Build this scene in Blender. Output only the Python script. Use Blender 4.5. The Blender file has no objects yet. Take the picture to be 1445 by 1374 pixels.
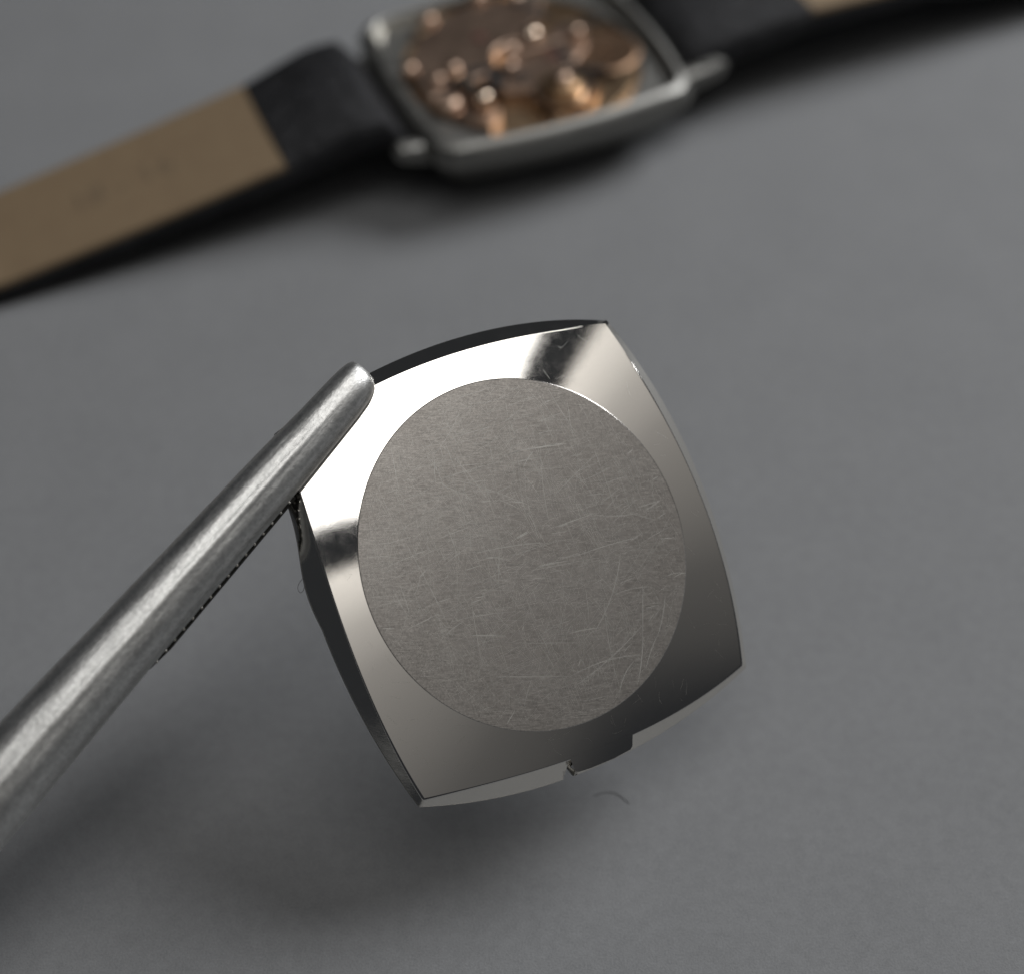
import bpy, bmesh, math, random
from mathutils import Vector, Matrix, noise as mnoise
R = math.radians
rnd = random.Random(7)
scene = bpy.context.scene
C = scene.collection

# ------------------------------------------------------------------ camera (1 unit = 1 cm)
scene.unit_settings.scale_length = 0.01
cam_d = bpy.data.cameras.new('camera'); cam = bpy.data.objects.new('camera', cam_d); C.objects.link(cam)
cam.location = (0, 0, 11.0); cam.rotation_euler = (R(40.0), 0, 0)
cam_d.sensor_width = 36; cam_d.lens = 52.67; cam_d.clip_start = 0.1; cam_d.clip_end = 500
cam_d.dof.use_dof = True; cam_d.dof.focus_distance = 11.15; cam_d.dof.aperture_fstop = 0.14
scene.camera = cam

# ------------------------------------------------------------------ world, lamps, exposure
w = bpy.data.worlds.new('World'); scene.world = w; w.use_nodes = True
bg = w.node_tree.nodes['Background']; bg.inputs[0].default_value = (0.84, 0.90, 1.0, 1); bg.inputs[1].default_value = 0.026
scene.view_settings.view_transform = 'Standard'; scene.view_settings.look = 'None'
scene.view_settings.exposure = 0; scene.view_settings.gamma = 1

PLATE_ORIGIN = Vector((0.0848, 6.8015, 2.0866))          # centre of the case back, held above the table
K = Vector((0.183, -0.347, 0.920)).normalized()           # towards the bench lamp
A1 = Vector((0, 0, 1)).cross(K).normalized(); A2 = K.cross(A1)
LAMP_D = 45.0
TILT = R(17)
S1 = A1 * math.cos(TILT) + A2 * math.sin(TILT); S2 = -A1 * math.sin(TILT) + A2 * math.cos(TILT)

def area(name, u, v, sx, sy, energy, color, dist=LAMP_D):
    """rectangular lamp facing the case back; u, v = place in the lamp plane (cm)"""
    d = bpy.data.lights.new(name, 'AREA'); d.shape = 'RECTANGLE'; d.size = sx; d.size_y = sy
    d.energy = energy; d.color = color
    o = bpy.data.objects.new(name, d); C.objects.link(o)
    p = PLATE_ORIGIN + K * dist + S1 * u + S2 * v
    m = Matrix((S1, S2, K)).transposed().to_4x4(); m.translation = p
    o.matrix_world = m
    return o
LKEY = 2.9
key = area('bench_lamp', 2, 12.3, 40, 21, LKEY * 40 * 21 * math.pi, (1.0, 0.985, 0.96))
fill = area('added_fill_panel', 5, -23.4, 68, 42, 1.08 * 68 * 42 * math.pi, (1.0, 0.96, 0.90))  # added unseen panel, stands in for a lit ceiling mirrored in the bevel
BD = Vector((0.64, 0.44, 0.66)).normalized()               # second lamp, behind the watch to the right
bl = bpy.data.lights.new('back_lamp', 'AREA'); bl.shape = 'DISK'; bl.size = 31; bl.energy = 17.3 * math.pi * 707; bl.color = (0.975, 0.985, 1.0)
bo = bpy.data.objects.new('back_lamp', bl); C.objects.link(bo); bo.location = Vector((0, 8, 0)) + BD * 62; bo.rotation_euler = BD.to_track_quat('Z', 'Y').to_euler()
fd = fill.data; fd.use_nodes = True
nt = fd.node_tree; em = [n for n in nt.nodes if n.type == 'EMISSION'][0]
geo = nt.nodes.new('ShaderNodeNewGeometry'); sep = nt.nodes.new('ShaderNodeSeparateXYZ')
nt.links.new(geo.outputs['Parametric'], sep.inputs[0])
crv = nt.nodes.new('ShaderNodeValToRGB'); cr = crv.color_ramp
stops = [(0.0, 0.0), (0.12, 0.045), (0.3, 0.075), (0.5, 0.155), (0.62, 0.20), (0.73, 0.26), (0.86, 0.46), (1.0, 1.0)]  # panel glow graded to give the bevel its cream-to-dark reflection
cr.elements[0].position = 0; cr.elements[0].color = (0, 0, 0, 1); cr.elements[1].position = 1; cr.elements[1].color = (1, 1, 1, 1)
for p_, v_ in stops[1:-1]:
    e_ = cr.elements.new(p_); e_.color = (v_, v_, v_, 1)
nt.links.new(sep.outputs['Y'], crv.inputs[0]); nt.links.new(crv.outputs[0], em.inputs['Strength'])

# ------------------------------------------------------------------ helpers
def thing(name, label, cat, loc=(0, 0, 0), rot=None, group=None):
    o = bpy.data.objects.new(name, None); C.objects.link(o); o.location = loc
    if rot is not None: o.rotation_euler = rot
    o['label'] = label; o['category'] = cat
    if group: o['group'] = group
    o.empty_display_size = 0.1
    return o
def obj(name, verts, faces, mat, parent=None, smooth=True, sharp=35, bevel=0):
    me = bpy.data.meshes.new(name)
    me.from_pydata([tuple(v) for v in verts], [], faces); me.validate(); me.update()
    bm = bmesh.new(); bm.from_mesh(me); bmesh.ops.recalc_face_normals(bm, faces=bm.faces); bm.to_mesh(me); bm.free()
    me.materials.append(mat)
    for p in me.polygons: p.use_smooth = smooth
    if smooth: me.set_sharp_from_angle(angle=R(sharp))
    o = bpy.data.objects.new(name, me); C.objects.link(o)
    if parent: o.parent = parent
    if bevel:
        b = o.modifiers.new('bevel', 'BEVEL'); b.width = bevel; b.segments = 3; b.limit_method = 'ANGLE'; b.angle_limit = R(30)
    return o
def loft(rings, closed=True, cap0=True, cap1=True):
    n = len(rings[0]); V = [p for r in rings for p in r]; F = []
    for i in range(len(rings) - 1):
        for j in range(n if closed else n - 1):
            k = (j + 1) % n
            F.append((i * n + j, i * n + k, (i + 1) * n + k, (i + 1) * n + j))
    if cap0: F.append(tuple(range(n))[::-1])
    if cap1: F.append(tuple(range((len(rings) - 1) * n, len(rings) * n)))
    return V, F
def lathe(profile, n=48, cx=0, cy=0, z=0, top=True, bottom=True):
    rings = [[(cx + r * math.cos(2 * math.pi * k / n), cy + r * math.sin(2 * math.pi * k / n), z + h) for k in range(n)] for r, h in profile]
    return loft(rings, cap0=bottom, cap1=top)
def prism(outline, z0, z1, ch=0.012):
    """plate with a small chamfer round its upper edge"""
    n = len(outline); cx = sum(p[0] for p in outline) / n; cy = sum(p[1] for p in outline) / n
    def inset(d):
        out = []
        for i in range(n):
            a = Vector(outline[i - 1]); b = Vector(outline[i]); c = Vector(outline[(i + 1) % n])
            t = (c - a); t.normalize(); nrm = Vector((-t.y, t.x)); out.append((b.x + nrm.x * d, b.y + nrm.y * d))
        return out
    up = inset(ch)
    return loft([[(x, y, z0) for x, y in outline], [(x, y, z1 - ch) for x, y in outline], [(x, y, z1) for x, y in up]])
def merge(parts):
    V, F = [], []
    for v, f in parts:
        o = len(V); V += list(v); F += [tuple(i + o for i in q) for q in f]
    return V, F
def box(x0, x1, y0, y1, z0, z1):
    V = [(x, y, z) for z in (z0, z1) for x, y in ((x0, y0), (x1, y0), (x1, y1), (x0, y1))]
    return V, [(3, 2, 1, 0), (4, 5, 6, 7), (0, 1, 5, 4), (1, 2, 6, 5), (2, 3, 7, 6), (3, 0, 4, 7)]

# ------------------------------------------------------------------ materials
def mat(name, col, metal=0.0, rough=0.5):
    m = bpy.data.materials.new(name); m.use_nodes = True
    b = m.node_tree.nodes['Principled BSDF']
    b.inputs['Base Color'].default_value = (*col, 1); b.inputs['Metallic'].default_value = metal; b.inputs['Roughness'].default_value = rough
    return m, m.node_tree, b
def nd(nt, t, **kw):
    n = nt.nodes.new(t)
    for k, v in kw.items():
        if k in n.inputs.keys(): n.inputs[k].default_value = v
        else: setattr(n, k, v)
    return n
def coords(nt, scale=(1, 1, 1), rot=(0, 0, 0)):
    tc = nt.nodes.new('ShaderNodeTexCoord'); mp = nt.nodes.new('ShaderNodeMapping')
    mp.inputs['Scale'].default_value = scale; mp.inputs['Rotation'].default_value = rot
    nt.links.new(tc.outputs['Object'], mp.inputs['Vector']); return mp.outputs[0]
def noise(nt, vec, scale, detail=4, rough=0.5):
    n = nd(nt, 'ShaderNodeTexNoise', Scale=scale, Detail=detail, Roughness=rough); nt.links.new(vec, n.inputs['Vector']); return n.outputs['Fac']
def ramp(nt, fac, a, b, p0=0.3, p1=0.7):
    r = nt.nodes.new('ShaderNodeValToRGB'); r.color_ramp.elements[0].position = p0; r.color_ramp.elements[1].position = p1
    r.color_ramp.elements[0].color = (*a, 1) if hasattr(a, '__len__') else (a, a, a, 1)
    r.color_ramp.elements[1].color = (*b, 1) if hasattr(b, '__len__') else (b, b, b, 1)
    nt.links.new(fac, r.inputs[0]); return r.outputs[0]
def mix(nt, a, b, fac=0.5, mode='MIX'):
    m = nt.nodes.new('ShaderNodeMix'); m.data_type = 'RGBA'; m.blend_type = mode
    for sock, v in ((m.inputs['Factor'], fac), (m.inputs['A'], a), (m.inputs['B'], b)):
        if hasattr(v, 'is_linked') or isinstance(v, bpy.types.NodeSocket): nt.links.new(v, sock)
        else: sock.default_value = v if not hasattr(v, '__len__') else (*v, 1)
    return m.outputs['Result']
def bump(nt, b, h, strength, dist=0.01):
    n = nd(nt, 'ShaderNodeBump', Strength=strength, Distance=dist); nt.links.new(h, n.inputs['Height']); nt.links.new(n.outputs[0], b.inputs['Normal'])

# grey felt-like paper of the table
M_table, nt, b = mat('table_paper', (0.16, 0.163, 0.168), 0, 0.85)
b.inputs['Specular IOR Level'].default_value = 0.25
v = coords(nt)
n1 = noise(nt, v, 1.1, 6, 0.6); n2 = noise(nt, v, 9, 6, 0.7); n3 = noise(nt, v, 60, 3, 0.6)
c1 = ramp(nt, n1, (0.153, 0.156, 0.160), (0.164, 0.167, 0.171)); c2 = ramp(nt, n2, 0.92, 1.07, 0.3, 0.7); c3 = ramp(nt, n3, 0.88, 1.10, 0.3, 0.7)
nt.links.new(mix(nt, mix(nt, c1, c2, 1.0, 'MULTIPLY'), c3, 1.0, 'MULTIPLY'), b.inputs['Base Color'])
bump(nt, b, mix(nt, n2, n3, 0.7), 0.3, 0.02)

# polished steel of the bevel and rim, with faint haze
def steel(name, col, rough, hz=0.03, bumps=0.03, sc=14):
    m, nt, b = mat(name, col, 1.0, rough)
    v = coords(nt); n = noise(nt, v, sc, 8, 0.65)
    nt.links.new(ramp(nt, n, max(rough - hz, 0.01), rough + hz, 0.35, 0.7), b.inputs['Roughness'])
    n2 = noise(nt, v, 3.0, 3, 0.5); n4 = noise(nt, coords(nt, (1, 7, 1), (0, 0, R(25))), 26, 4, 0.6)
    bump(nt, b, mix(nt, n2, n4, 0.12), bumps, 0.02)
    return m
M_bevel = steel('polished_steel', (0.76, 0.735, 0.70), 0.06, 0.02, 0.014)
M_rim = steel('rim_steel', (0.86, 0.83, 0.77), 0.10, 0.05, 0.10, 8)
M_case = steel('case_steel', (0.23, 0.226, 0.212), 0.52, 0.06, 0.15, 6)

# brushed centre: crossing brush lines of several directions plus a mottled wear
M_disc, nt, b = mat('brushed_steel', (0.6, 0.59, 0.57), 1.0, 0.26)
va = coords(nt, (1, 26, 1), (0, 0, R(-62))); vb = coords(nt, (1, 20, 1), (0, 0, R(-15))); vc = coords(nt, (1, 22, 1), (0, 0, R(-100))); v0 = coords(nt)
na = noise(nt, va, 9, 4, 0.6); nb = noise(nt, vb, 9, 4, 0.6); nc = noise(nt, vc, 8, 4, 0.6)
sel = ramp(nt, noise(nt, v0, 1.6, 3, 0.6), 0, 1, 0.4, 0.6); sel2 = ramp(nt, noise(nt, coords(nt, (1, 1, 1), (0, 0, 1.0)), 1.3, 3, 0.6), 0, 1, 0.42, 0.62)
br = mix(nt, mix(nt, na, nb, sel), nc, sel2)
fine = noise(nt, v0, 75, 4, 0.7); blot = noise(nt, v0, 2.2, 5, 0.6)
h = mix(nt, br, fine, 0.42)
col = mix(nt, ramp(nt, blot, (0.445, 0.422, 0.402), (0.515, 0.495, 0.475)), ramp(nt, h, 0.58, 1.38, 0.38, 0.62), 1.0, 'MULTIPLY')
nt.links.new(col, b.inputs['Base Color'])
nt.links.new(ramp(nt, h, 0.13, 0.19, 0.3, 0.7), b.inputs['Roughness'])
bump(nt, b, h, 0.05, 0.01)
M_scratch, nt, b = mat('scratched_steel', (0.56, 0.55, 0.525), 1.0, 0.36)

# tweezer steel: blasted, hammered, worn
M_jaw, nt, b = mat('worn_tweezer_steel', (0.52, 0.52, 0.51), 1.0, 0.36)
v0 = coords(nt); vs = coords(nt, (0.35, 3.0, 3.0))
n1 = noise(nt, v0, 3.2, 5, 0.6); n2 = noise(nt, vs, 8, 6, 0.65); n3 = noise(nt, v0, 34, 4, 0.7)
nt.links.new(mix(nt, ramp(nt, n2, (0.56, 0.56, 0.55), (0.70, 0.70, 0.685)), ramp(nt, n3, 0.78, 1.14, 0.35, 0.65), 1.0, 'MULTIPLY'), b.inputs['Base Color'])
nt.links.new(ramp(nt, n1, 0.37, 0.45, 0.3, 0.7), b.inputs['Roughness'])
bump(nt, b, mix(nt, mix(nt, n1, n2, 0.5), n3, 0.35), 0.3, 0.03)
M_jawdark, _, _ = mat('jaw_shade_dark', (0.025, 0.024, 0.022), 1.0, 0.6)  # shade on the jaw's serrated face, put into the colour
M_ridge, _, _ = mat('jaw_ridge_steel', (0.22, 0.215, 0.20), 1.0, 0.4)

M_leather, nt, b = mat('black_leather', (0.009, 0.009, 0.010), 0, 0.62)
b.inputs['Specular IOR Level'].default_value = 0.25
ln = noise(nt, coords(nt), 5, 6, 0.65)
nt.links.new(ramp(nt, ln, (0.008, 0.008, 0.009), (0.020, 0.020, 0.022), 0.4, 0.7), b.inputs['Base Color'])
bump(nt, b, ln, 0.8, 0.10)
M_lining, nt, b = mat('tan_lining', (0.30, 0.20, 0.115), 0, 0.7)
v = coords(nt); n1 = noise(nt, v, 5, 5, 0.6)
nt.links.new(ramp(nt, n1, (0.142, 0.098, 0.056), (0.158, 0.112, 0.064)), b.inputs['Base Color']); bump(nt, b, noise(nt, v, 40, 4), 0.3, 0.01)
M_stamp, _, _ = mat('stamped_lining', (0.112, 0.080, 0.048), 0, 0.75)
M_copper = steel('rose_gilt_brass', (0.44, 0.315, 0.24), 0.40, 0.06, 0.15, 6)
M_gold = steel('gilt_brass', (0.46, 0.32, 0.20), 0.36, 0.06, 0.2, 6)
M_dark = steel('dark_gilt', (0.22, 0.14, 0.09), 0.45, 0.05, 0.1, 6)
M_screw = steel('screw_steel', (0.78, 0.63, 0.50), 0.24, 0.03, 0.0, 6)
M_shade, _, _ = mat('recess_shade', (0.01, 0.009, 0.008), 0.0, 0.6)  # black in place of the shade inside the movement
M_ruby, _, b = mat('ruby_jewel', (0.08, 0.035, 0.03), 0.0, 0.1)
M_crystal, _, b = mat('crystal_glass', (0.9, 0.92, 0.92), 0.0, 0.03)
b.inputs['Transmission Weight'].default_value = 1.0
M_fibre, _, _ = mat('lint_fibre', (0.05, 0.05, 0.055), 0, 0.8)

# ------------------------------------------------------------------ table surface (structure)
V = []; F = []; N = 60
for j in range(N + 1):
    for i in range(N + 1):
        V.append((-60 + 120 * i / N, -35 + 110 * j / N, 0))
for j in range(N):
    for i in range(N):
        a = j * (N + 1) + i; F.append((a, a + 1, a + N + 2, a + N + 1))
table = obj('table_surface', V, F, M_table); table['kind'] = 'structure'; table['label'] = 'matt mid grey paper covered table top'

# ------------------------------------------------------------------ case back
XA = Vector((0.9817, 0.1119, -0.154)).normalized(); ZA = Vector((0.1904, -0.577, 0.7942)).normalized(); YA = ZA.cross(XA)
back = thing('case_back', 'polished steel tonneau watch case back with scratched brushed oval centre, held by tweezers', 'case back')
mw = Matrix((XA, YA, ZA)).transposed().to_4x4(); mw.translation = PLATE_ORIGIN; back.matrix_world = mw
# sides as cubic curves: start, end, c0, c1   p(t)=A(1-t)+Bt+t(1-t)(c0+c1 t)
SIDE = dict(
 O=[[[0.6641, 1.7952], [1.7543, -0.8323], [0.5755, 0.3181], [0.1758, -0.0993]], [[1.7543, -0.8323], [-0.7328, -1.8015], [0.395, -0.6819], [-0.3013, 0.3144]], [[-0.7328, -1.8015], [-1.7891, 0.8334], [-0.5016, -0.2255], [0.3801, 0.1819]], [[-1.7891, 0.8334], [0.6641, 1.7952], [-0.3806, 0.7616], [0.1973, -0.1403]]],
 R=[[[0.6872, 1.8317], [1.7917, -0.8455], [0.8335, 0.4584], [-0.0268, -0.2264]], [[1.7917, -0.8455], [-0.7547, -1.8466], [0.4789, -0.8625], [-0.2337, -0.1146]], [[-0.7547, -1.8466], [-1.8402, 0.8988], [-0.7391, -0.336], [0.052, 0.1033]], [[-1.8402, 0.8988], [0.6872, 1.8317], [-0.4032, 0.8115], [0.1524, 0.1873]]],)
EC = Vector((0.013, 0.0203)); EA, EB, ET = 1.3395, 1.2317, R(116.83)
TA = math.tan(R(9.0)); ZR = -0.142
def er(th):
    c, s = math.cos(th - ET), math.sin(th - ET); return 1 / math.sqrt((c / EA) ** 2 + (s / EB) ** 2)
def cone_z(x, y):
    d = Vector((x, y)) - EC; return -TA * max(0.0, d.length - er(math.atan2(d.y, d.x)))
NS = 96
def contour(k):
    P = []
    for A, B, c0, c1 in SIDE[k]:
        for i in range(NS):
            t = i / NS; q = t * (1 - t)
            P.append((A[0] * (1 - t) + B[0] * t + q * (c0[0] + c1[0] * t), A[1] * (1 - t) + B[1] * t + q * (c0[1] + c1[1] * t)))
    return P
Oc = contour('O'); Rc = contour('R'); NT = len(Oc)
# brushed oval, a whisker proud of the bevel
ell = []
for (x, y) in Oc:
    th = math.atan2(y - EC.y, x - EC.x); ell.append((th, er(th)))
def ering(s, z): return [(EC.x + r * s * math.cos(t), EC.y + r * s * math.sin(t), z) for t, r in ell]
V, F = loft([ering(1, 0.001), ering(0.9955, 0.0050), ering(0.55, 0.005), ering(0.02, 0.005)], cap0=False, cap1=True)
obj('brushed_centre', V, F, M_disc, back, sharp=10)
# polished bevel: a shallow cone from the oval down to the tonneau edge
rings = []
for q in (-0.03, 0, 0.15, 0.3, 0.45, 0.6, 0.75, 0.88, 0.96, 0.985):
    rg = []
    for (x, y), (t, r) in zip(Oc, ell):
        ex, ey = EC.x + r * math.cos(t), EC.y + r * math.sin(t)
        px, py = ex + (x - ex) * q, ey + (y - ey) * q
        rg.append((px, py, -TA * (Vector((px - ex, py - ey)).length) * (1 if q > 0 else -1)))
    rings.append(rg)
def lip(x, y):                                           # tiny rolled edge, fading out at the sharp upper corner
    return 0.006 * min(1.0, max(0.0, (Vector((x, y)) - Vector((0.664, 1.795))).length - 0.15) / 0.8)
last = [(x, y, cone_z(x, y) - lip(x, y)) for x, y in Oc]
rings.append(last)
V, F = loft(rings, cap0=False, cap1=False)
obj('polished_bevel', V, F, M_bevel, back, sharp=60)
# sloping rim below the bevel, with the nick beside the opening tab
wall = []
for s in (0.0, 0.5, 1.0):
    rg = []
    for i, ((x, y), (u, v_)) in enumerate(zip(Oc, Rc)):
        z0 = cone_z(x, y) - lip(x, y)
        px, py, pz = x + (u - x) * s, y + (v_ - y) * s, z0 + ((min(ZR, z0 - 0.072) if i > 3.5 * NS else ZR) - z0) * s
        if s == 1.0:                                     # small dent of the left edge
            k = i / NS - 2
            if 0.5 < k < 0.85: d = 0.022 * math.sin((k - 0.5) / 0.35 * 2 * math.pi); px -= d; pz += 0.3 * d
        if i // NS == 1 and 0.355 < Vector((px, py)).dot(Vector((1, 0))) < 0.405 and s > 0.2:
            px -= 0.0; pz -= 0.10; py += 0.06
        rg.append((px, py, pz))
    wall.append(rg)
V, F = loft(wall, cap0=False, cap1=False)
obj('sloping_rim', V, F, M_rim, back, sharp=50)
# upright band below the rim, snap lip and underside
def scaled(P, s, z): return [(x * s, y * s, z) for x, y in P]
R1 = [(p[0], p[1]) for p in wall[-1]]
RZ = [p[2] for p in wall[-1]]
def band(sc_, dz, flat=None): return [(x * sc_, y * sc_, (z if flat is None else flat) + dz) for (x, y), z in zip(R1, RZ)]
V, F = loft([band(0.999, 0.002), band(1.0, -0.010), band(1.002, -0.065), band(0.985, -0.10, ZR), band(0.93, -0.105, ZR)], cap0=False, cap1=True)
obj('edge_band', V, F, M_case, back, sharp=40)
V, F = loft([scaled(Oc, 0.90, ZR - 0.07), scaled(Oc, 0.90, ZR - 0.19), scaled(Oc, 0.87, ZR - 0.20), scaled(Oc, 0.85, ZR - 0.19), scaled(Oc, 0.85, ZR - 0.09)], cap0=False, cap1=True)
obj('snap_lip', V, F, M_rim, back, sharp=40)
# opening tab: a tongue of the bevel that runs out over the rim
def side_pt(k, t):
    A, B, c0, c1 = SIDE[k][1]; q = t * (1 - t)
    return Vector((A[0] * (1 - t) + B[0] * t + q * (c0[0] + c1[0] * t), A[1] * (1 - t) + B[1] * t + q * (c0[1] + c1[1] * t)))
def t_at(k, x):
    lo, hi = 0.0, 1.0
    for _ in range(40):
        m = (lo + hi) / 2
        if side_pt(k, m).x > x: lo = m
        else: hi = m
    return lo
nu, nv_ = 28, 8
out_l = [(0.8594, -1.3295), (0.8541, -1.4121), (0.8427, -1.444), (0.7037, -1.5126), (0.5255, -1.58), (0.4272, -1.6083), (0.3994, -1.598), (0.3646, -1.509)]
xs = [0.8594 + (0.3646 - 0.8594) * i / nu for i in range(nu + 1)]
top_in = [side_pt('O', t_at('O', x)) for x in xs]
def tab_out(i):
    u = i / nu
    x = 0.8500 + (0.4050 - 0.8500) * u
    o = [(0.8541, -1.4300), (0.8427, -1.444), (0.7037, -1.5126), (0.5255, -1.58), (0.4272, -1.6083), (0.4000, -1.595)]
    for a, c in zip(o, o[1:]):
        if a[0] >= x >= c[0]:
            f = (a[0] - x) / (a[0] - c[0]); return Vector((x, a[1] + (c[1] - a[1]) * f))
    return Vector((x, o[0][1]))
rowsT = []
for j in range(nv_ + 1):
    rg = []
    for i in range(nu + 1):
        a = top_in[i]; d = (a - EC).normalized(); a = a - d * 0.02
        c = tab_out(i); s = j / nv_
        if j == nv_:
            ed = min(i, nu - i)
            if ed == 0: c = a + (c - a) * 0.90
        p = a + (c - a) * s
        rg.append((p.x, p.y, cone_z(p.x, p.y) + 0.0008 ))
    rowsT.append(rg)
V = [p for r in rowsT for p in r]; F = []
for j in range(nv_):
    for i in range(nu):
        a = j * (nu + 1) + i; F.append((a, a + 1, a + nu + 2, a + nu + 1))
n0 = len(V)
brd = [(j * (nu + 1)) for j in range(nv_ + 1)] + [nv_ * (nu + 1) + i for i in range(1, nu + 1)] + [(j * (nu + 1) + nu) for j in range(nv_ - 1, -1, -1)]
for k in brd: V.append((V[k][0], V[k][1], V[k][2] - 0.14))
for a in range(len(brd) - 1): F.append((brd[a], brd[a + 1], n0 + a + 1, n0 + a))
obj('opening_tab', V, F, M_bevel, back, sharp=50)

# scratches: hair-fine burrs standing on the brushed centre (one joined part: too many to count)
SV, SF = [], []
def scratch(pts, wd, z=0.0056):
    o = len(SV); n = len(pts)
    for i, (x, y) in enumerate(pts):
        a = Vector(pts[max(0, i - 1)]); c = Vector(pts[min(n - 1, i + 1)]); t = (c - a).normalized(); nn = Vector((-t.y, t.x))
        ww = wd * (0.35 + 0.65 * math.sin(math.pi * (i + 0.3) / (n - 0.4)))
        SV.extend([(x + nn.x * ww / 2, y + nn.y * ww / 2, z), (x - nn.x * ww / 2, y - nn.y * ww / 2, z)])
    for i in range(n - 1):
        a = o + i * 2; SF.append((a, a + 1, a + 3, a + 2))
def seg(x0, y0, x1, y1, bow=0.0, n=8):
    P = []
    dx, dy = x1 - x0, y1 - y0
    for i in range(n + 1):
        t = i / n; q = 4 * t * (1 - t) * bow
        P.append((x0 + dx * t - dy * q, y0 + dy * t + dx * q))
    return P
def inside(x, y, s=0.985):
    d = Vector((x, y)) - EC; return d.length < er(math.atan2(d.y, d.x)) * s
SCR = [[0.748, 0.03, 0.553, -0.549, 0.06, 0.005], [0.352, -0.571, 0.596, -0.529, 0.02, 0.006], [-0.208, -0.889, 0.356, -0.892, 0.0, 0.005], [0.356, -0.892, 0.899, -0.736, 0.06, 0.005], [0.419, -0.947, 0.912, -0.519, -0.03, 0.006], [0.922, -0.24, 0.92, -0.592, 0, 0.005], [0.92, -0.592, 0.877, -0.952, 0.03, 0.006], [1.097, -0.302, 1.04, -0.582, 0.03, 0.005], [1.04, -0.582, 0.942, -0.84, -0.03, 0.005], [0.845, -0.787, 0.737, -1.017, -0.08, 0.006], [0.105, -0.076, 0.274, -0.039, 0.02, 0.004], [-0.208, -0.586, -0.135, -0.588, 0, 0.006], [-0.073, -0.642, 0.462, -0.641, 0, 0.003], [0.741, -0.198, 0.86, -0.151, 0, 0.004], [0.945, -0.385, 1.047, -0.362, 0, 0.005], [1.174, -0.151, 1.261, -0.119, 0.1, 0.005], [0.42, -0.814, 0.436, -0.763, 0, 0.006], [-0.125, -1.234, -0.068, -1.144, 0, 0.005], [0.771, -0.725, 0.835, -0.653, 0.1, 0.004], [1.009, -0.426, 0.966, -0.489, 0, 0.005], [0.22, -0.516, 0.357, -0.476, 0, 0.003], [0.573, -0.857, 0.57, -0.898, 0, 0.004], [0.0, -0.516, -0.01, -0.546, 0, 0.005], [-0.145, 0.742, 0.035, 0.803, 0.06, 0.004], [0.035, 0.803, 0.33, 0.851, 0, 0.005], [0.001, 0.667, 0.074, 0.785, 0.05, 0.005], [-0.324, 0.407, -0.246, 0.412, 0, 0.005], [-0.112, 0.411, 0.006, 0.404, 0, 0.005], [-0.056, 0.139, 0.034, 0.19, 0.0, 0.005], [-0.356, 0.025, 0.124, 0.105, 0.02, 0.004], [-0.29, -0.016, -0.184, -0.003, 0, 0.004], [-0.445, -0.104, -0.312, -0.06, 0, 0.004], [-0.184, 0.026, -0.19, -0.198, 0, 0.004], [0.118, -0.074, 0.271, -0.043, 0, 0.004], [-0.824, 0.007, -0.775, 0.029, 0, 0.006], [-0.785, -0.161, -0.719, -0.085, 0.0, 0.005], [-1.154, -0.011, -0.905, -0.021, 0.05, 0.003], [-0.642, -0.339, -0.549, -0.307, 0, 0.004], [-0.367, -0.307, -0.301, -0.293, 0, 0.006], [-0.4, -0.345, -0.323, -0.318, 0, 0.005], [-0.411, -0.581, -0.139, -0.587, 0, 0.006], [-0.586, -0.583, -0.46, -0.486, 0.05, 0.004], [-1.048, -0.53, -0.967, -0.531, 0, 0.006], [-0.634, 0.548, -0.568, 0.499, 0.0, 0.004], [-0.568, 0.505, -0.479, 0.473, 0, 0.003], [-0.712, 0.732, -0.612, 0.526, 0.05, 0.003], [-0.997, 0.793, -0.941, 0.5, 0, 0.003], [-0.591, 0.833, -0.502, 0.604, 0, 0.003], [-0.468, 0.506, -0.39, 0.397, 0, 0.003], [-0.578, 0.22, -0.478, -0.041, 0, 0.003], [-0.569, 0.867, -0.335, 0.398, 0.0, 0.002], [-1.104, 0.53, -0.95, 0.185, 0, 0.002], [0.214, 0.172, 0.332, 0.195, 0, 0.004], [0.271, 0.227, 0.333, 0.247, 0, 0.005], [-0.794, -0.42, -0.773, -0.366, 0, 0.004], [0.034, 0.325, 0.102, 0.171, 0.06, 0.003], [0.241, 0.223, 0.526, 0.322, 0, 0.004], [0.526, 0.322, 0.89, 0.336, -0.05, 0.0035], [0.89, 0.378, 1.063, 0.432, 0, 0.004], [0.955, 0.358, 1.063, 0.432, 0, 0.005], [1.041, 0.296, 1.106, 0.339, 0, 0.005], [-0.053, 0.133, 0.041, 0.184, 0, 0.005], [0.125, -0.071, 0.335, -0.029, 0, 0.004], [0.419, 0.012, 0.889, 0.149, 0.02, 0.004], [1.061, 0.14, 1.17, 0.151, 0, 0.005], [1.081, -0.161, 1.254, -0.119, 0.1, 0.004], [0.168, 1.166, 0.211, 1.177, 0, 0.005], [-0.136, 0.746, -0.0, 0.8, 0.05, 0.005], [-0.0, 0.8, 0.316, 0.858, 0, 0.004], [0.105, 1.009, 0.295, 1.086, 0, 0.003], [-0.146, 1.004, -0.021, 1.11, 0, 0.003], [0.633, 0.355, 0.741, 0.48, 0, 0.003], [0.807, 0.784, 0.85, 0.816, 0, 0.006], [1.0, 0.588, 1.043, 0.61, 0, 0.006], [0.694, -0.285, 0.973, -0.223, 0.05, 0.003], [-0.861, -0.533, -0.638, -0.423, 0, 0.004], [-0.501, 0.89, -0.216, 0.98, 0, 0.003], [-1.105, 0.85, -1.036, 1.019, 0, 0.003], [-1.057, -0.092, -0.724, 0.048, 0, 0.003], [-0.64, 0.132, -0.415, 0.217, 0, 0.003]]
for s in SCR: scratch(seg(*s[:5]), s[5])
k = 0
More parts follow.
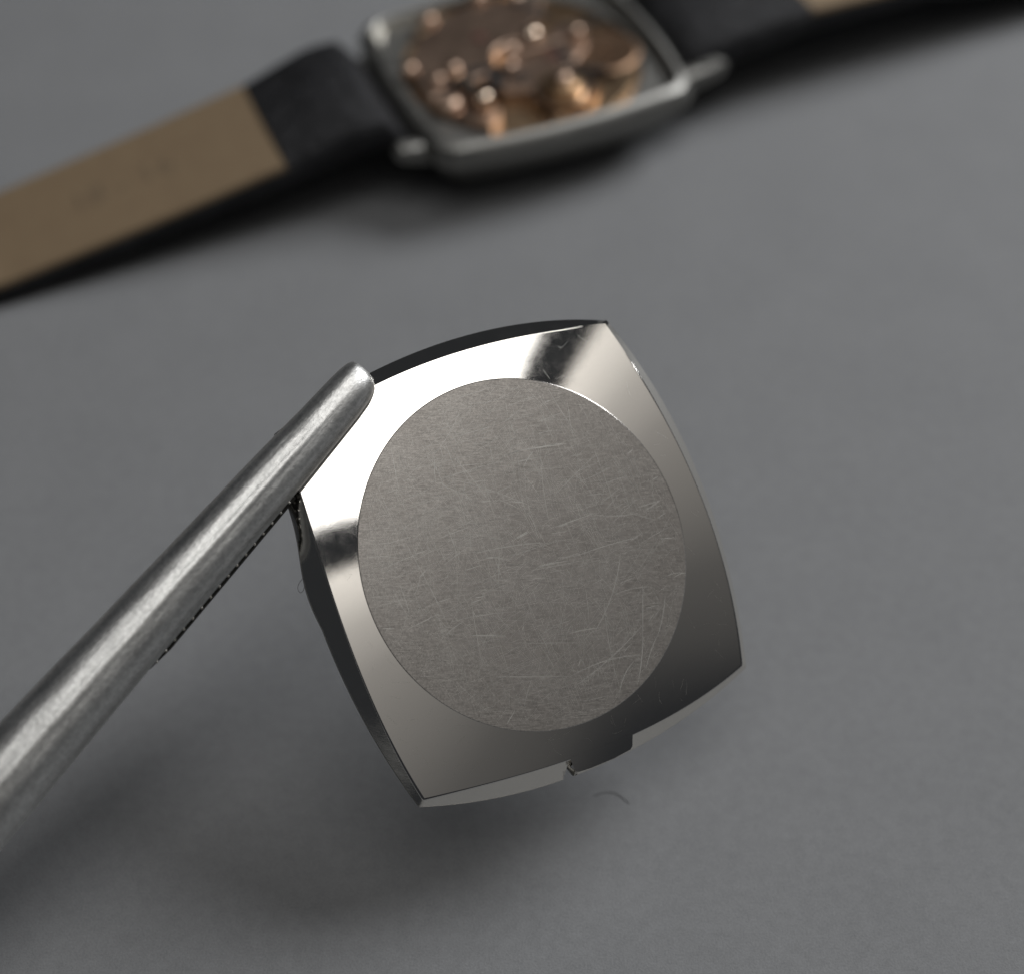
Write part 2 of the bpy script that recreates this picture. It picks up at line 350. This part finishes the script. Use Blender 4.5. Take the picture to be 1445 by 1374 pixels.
while k < 2600:
    a = rnd.uniform(0, 2 * math.pi); rr = math.sqrt(rnd.random()) * 1.3
    x, y = EC.x + rr * math.cos(a), EC.y + rr * math.sin(a)
    fam = rnd.random(); ang = R(rnd.gauss(117, 12)) if fam < 0.35 else R(rnd.gauss(15, 14)) if fam < 0.75 else R(rnd.gauss(55, 20)) if fam < 0.9 else rnd.uniform(0, math.pi)
    L = rnd.uniform(0.04, 0.22) if rnd.random() < 0.75 else rnd.uniform(0.2, 0.7)
    x1, y1 = x + L * math.cos(ang), y + L * math.sin(ang)
    if inside(x, y) and inside(x1, y1):
        scratch(seg(x, y, x1, y1, rnd.gauss(0, 0.02), 5), rnd.uniform(0.0004, 0.0013) if rnd.random() < 0.965 else 0.0028); k += 1
k = 0
while k < 110:                                           # a few hairlines on the polished bevel too
    a = rnd.uniform(0, 2 * math.pi); r0 = er(a) + rnd.uniform(0.03, 0.5)
    x, y = EC.x + r0 * math.cos(a), EC.y + r0 * math.sin(a)
    ang = rnd.uniform(0, math.pi); L = rnd.uniform(0.03, 0.13); x1, y1 = x + L * math.cos(ang), y + L * math.sin(ang)
    okp = True
    for (u, v_) in ((x, y), (x1, y1)):
        dd = Vector((u, v_)); kk = min(range(0, NT, 4), key=lambda q: abs(math.atan2(Oc[q][1], Oc[q][0]) - math.atan2(v_, u)))
        if dd.length > Vector(Oc[kk]).length - 0.05 or inside(u, v_, 1.01): okp = False
    if not okp: continue
    n_before = len(SV); scratch(seg(x, y, x1, y1, rnd.gauss(0, 0.06), 5), rnd.uniform(0.0006, 0.0016))
    for q in range(n_before, len(SV)): SV[q] = (SV[q][0], SV[q][1], cone_z(SV[q][0], SV[q][1]) + 0.0008)
    k += 1
sc = obj('scratches', SV, SF, M_scratch, back, smooth=False); sc['kind'] = 'stuff'

# ------------------------------------------------------------------ tweezers: lie along the face of the plate, half-round jaws
# local x runs from the tip to the handle, z away from the plate
tw = thing('tweezers', 'worn blasted steel tweezers with half round serrated jaws gripping the case back corner', 'tweezers')
t0 = Vector((-1.232, 1.3475)); t1 = Vector((-3.706, -1.6045)); td = (t1 - t0).normalized()
xl = XA * td.x + YA * td.y; yl = XA * (-td.y) + YA * td.x
m = Matrix((xl, yl, ZA)).transposed().to_4x4(); m.translation = PLATE_ORIGIN + XA * t0.x + YA * t0.y - ZA * 0.03; tw.matrix_world = m
# (distance from the tip, edge on the upper side, edge on the lower side, height)
PROF = [(-0.045, -0.060, 0.062, 0.06), (-0.03, -0.096, 0.112, 0.10), (0.0, -0.112, 0.148, 0.132), (0.045, -0.122, 0.170, 0.150), (0.11, -0.130, 0.190, 0.165), (0.25, -0.138, 0.203, 0.178), (0.5, -0.148, 0.212, 0.19), (0.8, -0.168, 0.220, 0.20),
        (1.2, -0.188, 0.229, 0.21), (1.8, -0.213, 0.240, 0.225), (2.5, -0.243, 0.253, 0.245), (3.5, -0.292, 0.276, 0.275), (4.5, -0.335, 0.300, 0.30), (6.0, -0.38, 0.34, 0.32), (9.0, -0.42, 0.38, 0.33)]
def interp(x, col):
    for a, c in zip(PROF, PROF[1:]):
        if x <= c[0]:
            f = max(0, (x - a[0]) / (c[0] - a[0])); f = f * f * (3 - 2 * f) if a[0] < 0 else f
            return a[col] + (c[col] - a[col]) * f
    return PROF[-1][col]
def jaw(sgn, z0, shrink, dx, x_end, shift=0.0, spread=0.0, seed=0):
    xs_ = [-0.045, -0.038, -0.03, -0.02, -0.008, 0.01, 0.03, 0.055, 0.085, 0.12]; x = 0.16
    while x < x_end: xs_.append(x); x += 0.045
    rings = []
    for x in xs_:
        a, c, h = interp(x, 1) * shrink, interp(x, 2) * shrink, interp(x, 3) * shrink
        mid, hw = (a + c) / 2 + shift, (c - a) / 2
        rg = []; n = 56
        for k in range(n + 1):
            ph = math.pi * k / n; cx_, sz = math.cos(ph), math.sin(ph)
            # half-round with a softly flattened crown; tiny hammered unevenness
            yy = math.copysign(abs(cx_) ** 0.92, cx_); zz = sz ** 0.88
            wob = 1 + 0.010 * mnoise.noise(Vector((x * 3.0 + seed, yy * 3, zz * 3))) + 0.006 * mnoise.noise(Vector((x * 11 + seed, yy * 8, zz * 8)))
            rg.append((x + dx, mid + hw * yy * wob, sgn * (h * zz * wob + 0.009 * min(1.0, max(0.0, (x - 0.1) / 0.6)) * math.exp(-(cx_ / 0.10) ** 2)) + z0 + spread * x))
        rg.append((x + dx, mid - hw * 0.93, z0 + spread * x - sgn * 0.018)); rg.append((x + dx, mid + hw * 0.93, z0 + spread * x - sgn * 0.018))
        rings.append(rg)
    return loft(rings)
V, F = jaw(1, 0.0, 1.0, 0, 9.0)
obj('upper_jaw', V, F, M_jaw, tw, sharp=50)
V, F = jaw(-1, -0.40, 0.84, 0.06, 9.0, shift=0.03, spread=0.0, seed=5)
obj('lower_jaw', V, F, M_jaw, tw, sharp=50)
# serrated strip under the upper jaw: shade painted as a dark bar, plus ridges
V = []; F = []
rg = []
sx0, sx1 = 1.0, 2.6
for i in range(41):
    x = sx0 + (sx1 - sx0) * i / 40; e0 = interp(x, 2) - 0.022 * max(0.0, 1 - (40 - i) / 5) - 0.004
    rg.append([(x, -0.05, -0.020), (x, e0 + 0.022, -0.020), (x, e0 + 0.030, -0.050), (x, -0.05, -0.05)])
V, F = loft(rg); obj('jaw_shade_strip', V, F, M_jawdark, tw, sharp=30)
me0 = None
x = 1.06
while x < 2.55:
    e0 = interp(x, 2)
    if me0 is None:
        V, F = prism([(-0.010, -0.20), (0.010, -0.20), (0.010, 0.0), (0.005, 0.010), (-0.005, 0.010), (-0.010, 0.0)], -0.042, 0.012, 0.004)
        o = obj('ridge', V, F, M_ridge, tw, smooth=False); me0 = o.data
    else:
        o = bpy.data.objects.new('ridge', me0); C.objects.link(o); o.parent = tw
    o.location = (x, e0 + 0.007, -0.020); x += 0.098

# ------------------------------------------------------------------ watch lying face down
WZ = R(23.7)
watch = thing('wrist_watch', 'open wrist watch lying face down, copper gilt movement showing, on black leather strap', 'watch', (0.03, 14.87, 0.0), (0, 0, WZ))
ccx, ccy = 0.12, 0.05
def tonneau(hx, hy, bx, by, n=20, ox=0.0, oy=0.0, rc=0.12):
    P = []
    cs = [(-hx, -hy), (hx, -hy), (hx, hy), (-hx, hy)]
    bul = [(0, -by), (bx, 0), (0, by), (-bx, 0)]
    for s in range(4):
        a, c = cs[s], cs[(s + 1) % 4]; L = math.hypot(c[0] - a[0], c[1] - a[1])
        for i in range(n):
            t = rc / L + (1 - 2 * rc / L) * i / (n - 1); q = 4 * t * (1 - t)
            P.append((ccx + ox + a[0] + (c[0] - a[0]) * t + bul[s][0] * q, ccy + oy + a[1] + (c[1] - a[1]) * t + bul[s][1] * q))
    return P
def tz(P, z): return [(x, y, z) for x, y in P]
# (everything of the case and movement is built from z = 0 and then stands LIFT above the table on its domed crystal)
LIFT = 0.22
V, F = loft([tz(tonneau(1.41, 1.24, .13, .13), 0.36), tz(tonneau(1.41, 1.24, .13, .13), 0.735), tz(tonneau(1.425, 1.255, .13, .13), 0.75), tz(tonneau(1.45, 1.28, .135, .135), 0.745), tz(tonneau(1.50, 1.32, .14, .14), 0.71), tz(tonneau(1.54, 1.35, .15, .15), 0.62),
             tz(tonneau(1.55, 1.36, .15, .15), 0.50), tz(tonneau(1.47, 1.27, .15, .15), 0.36), tz(tonneau(1.32, 1.06, .12, .12), 0.06)], cap0=False, cap1=True)
case = obj('case', V, F, M_case, watch, sharp=30)
V, F = merge([])
# inner ledge that the case back snaps on, and the flat movement ring
def ring_plate(outer, inner, z0, z1):
    n = len(outer); return loft([tz(inner, z0), tz(inner, z1), tz(outer, z1), tz(outer, z0)], cap0=False, cap1=False)
cir = lambda r, n=80, ox=0, oy=0: [(ccx + ox + r * math.cos(2 * math.pi * k / n - 2.36), ccy + oy + r * math.sin(2 * math.pi * k / n - 2.36)) for k in range(n)]
# match the winding and the start of the tonneau corners
V, F = ring_plate(tonneau(1.42, 1.25, .13, .13), cir(1.40), 0.40, 0.60)
obj('movement_ring', V, F, M_case, watch, sharp=30)
V, F = ring_plate(tonneau(1.42, 1.25, .13, .13), tonneau(1.38, 1.21, .13, .13), 0.60, 0.69)
obj('snap_ledge', V, F, M_rim, watch, sharp=30)
V, F = lathe([(1.30, 0.34), (1.30, 0.40)], 64, ccx, ccy); obj('base_plate', V, F, M_dark, watch)
# lugs
def lug(sx, sy):
    x0, x1 = (ccx + sx * 1.42, ccx + (2.17 if sx > 0 else -1.95)); y0 = sy * 0.93 + ccy; hw = 0.10
    rings = []
    for i in range(9):
        t = i / 8; x = x0 + (x1 - x0) * t; w_ = hw * (1 - 0.25 * t) * (1 if i < 8 else 0.55); zt = 0.58 - (0.12 if sy > 0 else 0) + 0.08 * math.sin(t * 1.6) ; zb = 0.34 - (0.10 if sy > 0 else 0) + 0.14 * t
        if i == 8: zt -= 0.05; zb += 0.05
        rings.append([(x, y0 - w_, zb), (x, y0 + w_, zb), (x, y0 + w_, zt - 0.03), (x, y0 + w_ * 0.6, zt), (x, y0 - w_ * 0.6, zt), (x, y0 - w_, zt - 0.03)])
    return loft(rings)
for sx in (-1, 1):
    for sy in (-1, 1):
        V, F = lug(sx, sy); obj('lug', V, F, M_case, watch, sharp=40)
    V, F = lathe([(0.04, -0.82), (0.04, 0.82)], 12)
    V = [(ccx + sx * 1.86 + a, ccy + c, 0.56 + b_) for a, b_, c in V]; obj('spring_bar', V, F, M_case, watch)
# crown on the far side
V, F = lathe([(0.16, 0), (0.18, 0.02), (0.18, 0.13), (0.15, 0.16)], 24); V = [(ccx + a, ccy + 1.43 + c, 0.45 + b_) for a, b_, c in V]
obj('crown', V, F, M_case, watch)

# movement: base plate, bridges, barrel, train wheels, balance, screws and jewels
mv = bpy.data.objects.new('movement', None); C.objects.link(mv); mv.parent = watch; mv.scale = (1.11, 1.09, 1.15); mv.location = (-0.03, -0.04, 0.03); mv.empty_display_size = 0.1
def mpart(name, vf, mt, **k): return obj(name, vf[0], vf[1], mt, mv, **k)
mpart('dial_side_plate', lathe([(1.335, 0.40), (1.335, 0.43), (1.31, 0.44)], 72, ccx, ccy), M_gold)
def arcpoly(cx, cy, r0, r1, a0, a1, n=16):
    P = [(cx + r1 * math.cos(R(a0 + (a1 - a0) * i / n)), cy + r1 * math.sin(R(a0 + (a1 - a0) * i / n))) for i in range(n + 1)]
    P += [(cx + r0 * math.cos(R(a1 - (a1 - a0) * i / n)), cy + r0 * math.sin(R(a1 - (a1 - a0) * i / n))) for i in range(n + 1)]
    return P
# big barrel bridge over the far half
mpart('barrel_bridge', prism(arcpoly(ccx, ccy, 0.30, 1.16, 55, 195), 0.45, 0.60, 0.02), M_copper)
mpart('train_bridge', prism([(-0.30, -0.42), (0.05, -0.50), (0.50, -0.30), (0.85, 0.0), (0.98, 0.35), (0.80, 0.52), (0.42, 0.30), (0.05, 0.08), (-0.28, -0.05)], 0.46, 0.585, 0.02), M_copper)
mpart('side_plate', prism(arcpoly(ccx, ccy, 0.90, 1.19, 196, 232), 0.45, 0.57, 0.02), M_copper)
mpart('lower_plate', prism(arcpoly(ccx, ccy, 0.98, 1.2, 262, 345), 0.45, 0.53, 0.015), M_gold)
def gear(cx, cy, r, nt_, z0, z1, depth=0.05):
    P = []
    for k in range(nt_):
        for f, rr in ((0.0, r - depth), (0.25, r), (0.5, r), (0.75, r - depth)):
            a = 2 * math.pi * (k + f) / nt_; P.append((cx + rr * math.cos(a), cy + rr * math.sin(a)))
    return loft([tz(P, z0), tz(P, z1)])
mpart('ratchet_wheel', gear(0.30, -0.62, 0.36, 36, 0.52, 0.58), M_screw, sharp=20)
mpart('ratchet_boss', lathe([(0.24, 0.58), (0.24, 0.63), (0.17, 0.63), (0.17, 0.67), (0.15, 0.68)], 36, 0.28, -0.60), M_gold)
mpart('crown_wheel', gear(-0.62, -0.50, 0.20, 24, 0.50, 0.56), M_copper, sharp=20)
mpart('centre_wheel', gear(-0.20, 0.10, 0.30, 44, 0.48, 0.50), M_gold, sharp=20)
mpart('balance_wheel', lathe([(0.40, 0.0), (0.40, 0.03), (0.36, 0.045), (0.05, 0.03), (0.04, 0.06)], 40, 0.98, -0.10, 0.50), M_dark, sharp=20)
# click spring arm with its pivot
def bar(p, q, w_, z0, z1):
    a = Vector(p); c = Vector(q); t = (c - a).normalized(); nn = Vector((-t.y, t.x)) * w_
    return prism([tuple(a - nn), tuple(c - nn), tuple(c + nn), tuple(a + nn)], z0, z1, 0.015)
mpart('click_arm', bar((-0.66, 0.02), (-0.57, -0.52), 0.075, 0.56, 0.66), M_screw, sharp=30)
mpart('yoke_arm', bar((-0.02, 0.12), (0.72, 0.20), 0.06, 0.60, 0.64), M_copper, sharp=30)
# black pieces on the bridges: shade of openings and gaps painted in
for (x, y, r) in ((0.52, 1.02, 0.11), (0.60, 0.70, 0.10), (-0.30, -0.24, 0.10)):
    mpart('opening_shade', lathe([(r, 0.592), (r, 0.604)], 20, x, y), M_shade, smooth=False)
mpart('gap_shade', prism(arcpoly(-0.42, -0.45, 0.40, 0.50, 20, 150, 14), 0.588, 0.606, 0.003), M_shade)
mpart('gap_shade', prism(arcpoly(0.98, -0.10, 0.43, 0.50, 60, 250, 14), 0.588, 0.606, 0.003), M_shade)
def screw(x, y, r, z, m_=None, slot=0.0):
    o = mpart('screw', lathe([(r * 0.96, -0.06), (r, -0.04), (r, 0.02), (r * 0.75, 0.05), (r * 0.3, 0.062)], 24, 0, 0), m_ or M_screw, sharp=60); o.location = (x, y, z); return o
for x, y, r, z in ((0.13, 1.28, 0.085, 0.61), (0.50, 1.10, 0.085, 0.61), (-0.54, 1.08, 0.09, 0.61), (0.36, 0.36, 0.095, 0.63), (0.79, 0.17, 0.075, 0.65), (-1.04, 0.32, 0.085, 0.60),
                   (0.03, 0.15, 0.075, 0.64), (-0.08, -0.09, 0.075, 0.62), (-0.57, -0.56, 0.085, 0.68), (-0.88, -0.38, 0.13, 0.59), (-0.66, 0.04, 0.08, 0.67), (0.28, -0.60, 0.09, 0.69), (-0.84, 0.02, 0.08, 0.60)):
    screw(x, y, r, z, M_screw if (x, y) in ((0.36, 0.36), (-0.57, -0.56)) else M_copper)
for x, y, z in ((0.42, -0.05, 0.592), (-0.15, 0.55, 0.607), (0.70, 0.28, 0.592)):
    o = mpart('jewel', lathe([(0.07, -0.02), (0.07, 0.006), (0.045, 0.012), (0.02, 0.002)], 20), M_ruby); o.location = (x, y, z)

V, F = lathe([(0.95, 0.0), (1.12, 0.10), (1.2, 0.22), (1.2, 0.30)], 64, ccx, ccy); obj('crystal', V, F, M_crystal, watch)
for o in list(watch.children):
    if o.name != 'crystal': o.location.z += LIFT
# straps: padded black leather with a tan lining on the side towards us
def strap(sx, path, tan0, w0_, w1_):
    """path = [(distance from the watch centre, height of the upper side, thickness)]"""
    root = watch
    def at(d, col):
        for a, c in zip(path, path[1:]):
            if d <= c[0]:
                f = max(0, (d - a[0]) / (c[0] - a[0])); f = f * f * (3 - 2 * f) if c[0] < 2.6 else f; return a[col] + (c[col] - a[col]) * f
        return path[-1][col]
    L0, L1 = path[0][0], path[-1][0]
    def hw(d): return w0_ + (w1_ - w0_) * min(1, (d - L0) / 5.0)
    rings = []; d = L0
    while d < L1:
        top, th, h = at(d, 1), at(d, 2), hw(d)
        rd = 0.6 if d < L0 + 0.03 else 1
        ys = [-h, -h * 0.985, -h * 0.93, -h * 0.5, 0, h * 0.5, h * 0.93, h * 0.985, h]
        up = [-0.055, -0.02, 0, 0.012, 0.016, 0.012, 0, -0.02, -0.055]
        rg = [(ccx + sx * d, ccy + y, top + u_) for y, u_ in zip(ys, up)] + [(ccx + sx * d, ccy + y, top - th * rd - u_ * 0.5) for y, u_ in zip(ys[::-1], up[::-1])]
        rings.append(rg); d += 0.08
    V, F = loft(rings); obj('leather_strap', V, F, M_leather, root, sharp=50)
    # folded flap of the strap loop, up to the lining
    rings = []; d = L0 + 0.05
    while d <= tan0 + 1e-6:
        top, h = at(d, 1), hw(d) - 0.02
        rings.append([(ccx + sx * d, ccy - h, top + 0.002), (ccx + sx * d, ccy - h + 0.03, top + 0.038), (ccx + sx * d, ccy, top + 0.048), (ccx + sx * d, ccy + h - 0.03, top + 0.038), (ccx + sx * d, ccy + h, top + 0.002)]); d += 0.0999 * (tan0 - L0 - 0.05)
    V, F = loft(rings, closed=True); obj('folded_flap', V, F, M_leather, root, sharp=50)
    rings = []; d = tan0 + 0.01
    while d < L1 - 0.05:
        top, h = at(d, 1), hw(d) - 0.005
        ys = (-h, -h * 0.97, -h * 0.5, 0, h * 0.5, h * 0.97, h)
        rings.append([(ccx + sx * d, ccy + y, top + 0.014 + (0.010 if 0 < k < 6 else -0.04)) for k, y in enumerate(ys)] + [(ccx + sx * d, ccy + y * 0.99, top - 0.045) for y in ys[::-1]]); d += 0.08
    V, F = loft(rings); obj('lining', V, F, M_lining, root, sharp=50)
    return at
at_l = strap(-1, [(1.66, 0.74, 0.26), (2.0, 1.14, 0.36), (2.35, 1.14, 0.38), (3.1, 0.88, 0.28), (4.4, 0.62, 0.24), (6.3, 0.28, 0.22), (12.0, 0.20, 0.17)], 3.12, 0.84, 0.74)
at_r = strap(1, [(1.66, 0.74, 0.26), (2.0, 0.98, 0.34), (2.5, 1.06, 0.36), (3.35, 1.10, 0.28), (5.0, 1.05, 0.24), (8.0, 0.5, 0.20), (11.0, 0.2, 0.17)], 3.38, 0.84, 0.74)
# faint size stamp pressed in the lining
txt = bpy.data.curves.new('size_stamp', 'FONT'); txt.body = '18 - 16'; txt.size = 0.42; txt.extrude = 0.002; txt.align_x = 'CENTER'; txt.align_y = 'CENTER'
to = bpy.data.objects.new('size_stamp', txt); C.objects.link(to)
dg = bpy.context.evaluated_depsgraph_get(); me = bpy.data.meshes.new_from_object(to.evaluated_get(dg)); bpy.data.objects.remove(to)
for vtx in me.vertices:
    x = ccx - 4.78 + vtx.co.x; d = ccx - x
    vtx.co = Vector((x, ccy + vtx.co.y + 0.02, at_l(d, 1) + 0.0262 + vtx.co.z))
me.materials.clear(); me.materials.append(M_stamp); so = bpy.data.objects.new('size_stamp', me); C.objects.link(so); so.parent = watch

# ------------------------------------------------------------------ lint fibre caught on the edge of the case back
kp = [Vector(q) for q in ((-1.575, -0.10, -0.20), (-1.610, -0.145, -0.20), (-1.648, -0.195, -0.19), (-1.660, -0.235, -0.185), (-1.642, -0.268, -0.19), (-1.620, -0.255, -0.20), (-1.612, -0.225, -0.205))]
cu = []
for i in range(22):
    f = i / 21 * (len(kp) - 1.001); k_ = int(f); f -= k_
    a, b_, c, d = kp[max(k_ - 1, 0)], kp[k_], kp[k_ + 1], kp[min(k_ + 2, len(kp) - 1)]
    cu.append(0.5 * ((2 * b_) + (c - a) * f + (2 * a - 5 * b_ + 4 * c - d) * f * f + (3 * b_ - a - 3 * c + d) * f ** 3))
rings = []
for i, p in enumerate(cu):
    t = (cu[min(i + 1, 21)] - cu[max(i - 1, 0)]).normalized(); u = t.cross(Vector((0, 0, 1))).normalized(); w_ = t.cross(u)
    rings.append([tuple(p + (u * math.cos(k * math.pi / 3) + w_ * math.sin(k * math.pi / 3)) * 0.0018) for k in range(6)])
V, F = loft(rings)
fb = obj('lint_fibre', V, F, M_fibre); fb.matrix_world = back.matrix_world.copy()
fb['label'] = 'tiny curled dark lint fibre clinging to the left edge of the case back'; fb['category'] = 'fibre'

# a second, fainter fibre lying on the table in front of the case back
M_fibre2, _, _ = mat('grey_fibre', (0.12, 0.122, 0.126), 0, 0.9)
kp = [[0.669, 5.939, 0.004], [0.769, 5.971, 0.004], [0.866, 5.952, 0.004], [0.955, 5.868, 0.004]]
kp = [Vector(q) for q in kp]; cu = []
for i in range(16):
    f = i / 15 * (len(kp) - 1.001); k_ = int(f); f -= k_
    a, b_, c, d = kp[max(k_ - 1, 0)], kp[k_], kp[k_ + 1], kp[min(k_ + 2, len(kp) - 1)]
    cu.append(0.5 * ((2 * b_) + (c - a) * f + (2 * a - 5 * b_ + 4 * c - d) * f * f + (3 * b_ - a - 3 * c + d) * f ** 3))
rings = []
for i, p in enumerate(cu):
    t = (cu[min(i + 1, 15)] - cu[max(i - 1, 0)]).normalized(); u = t.cross(Vector((0, 0, 1))).normalized(); w_ = t.cross(u)
    rings.append([tuple(p + (u * math.cos(k * math.pi / 3) + w_ * math.sin(k * math.pi / 3)) * 0.003) for k in range(6)])
V, F = loft(rings); f2 = obj('lint_fibre', V, F, M_fibre2)
f2['label'] = 'faint curved grey fibre lying on the table just below the opening tab'; f2['category'] = 'fibre'
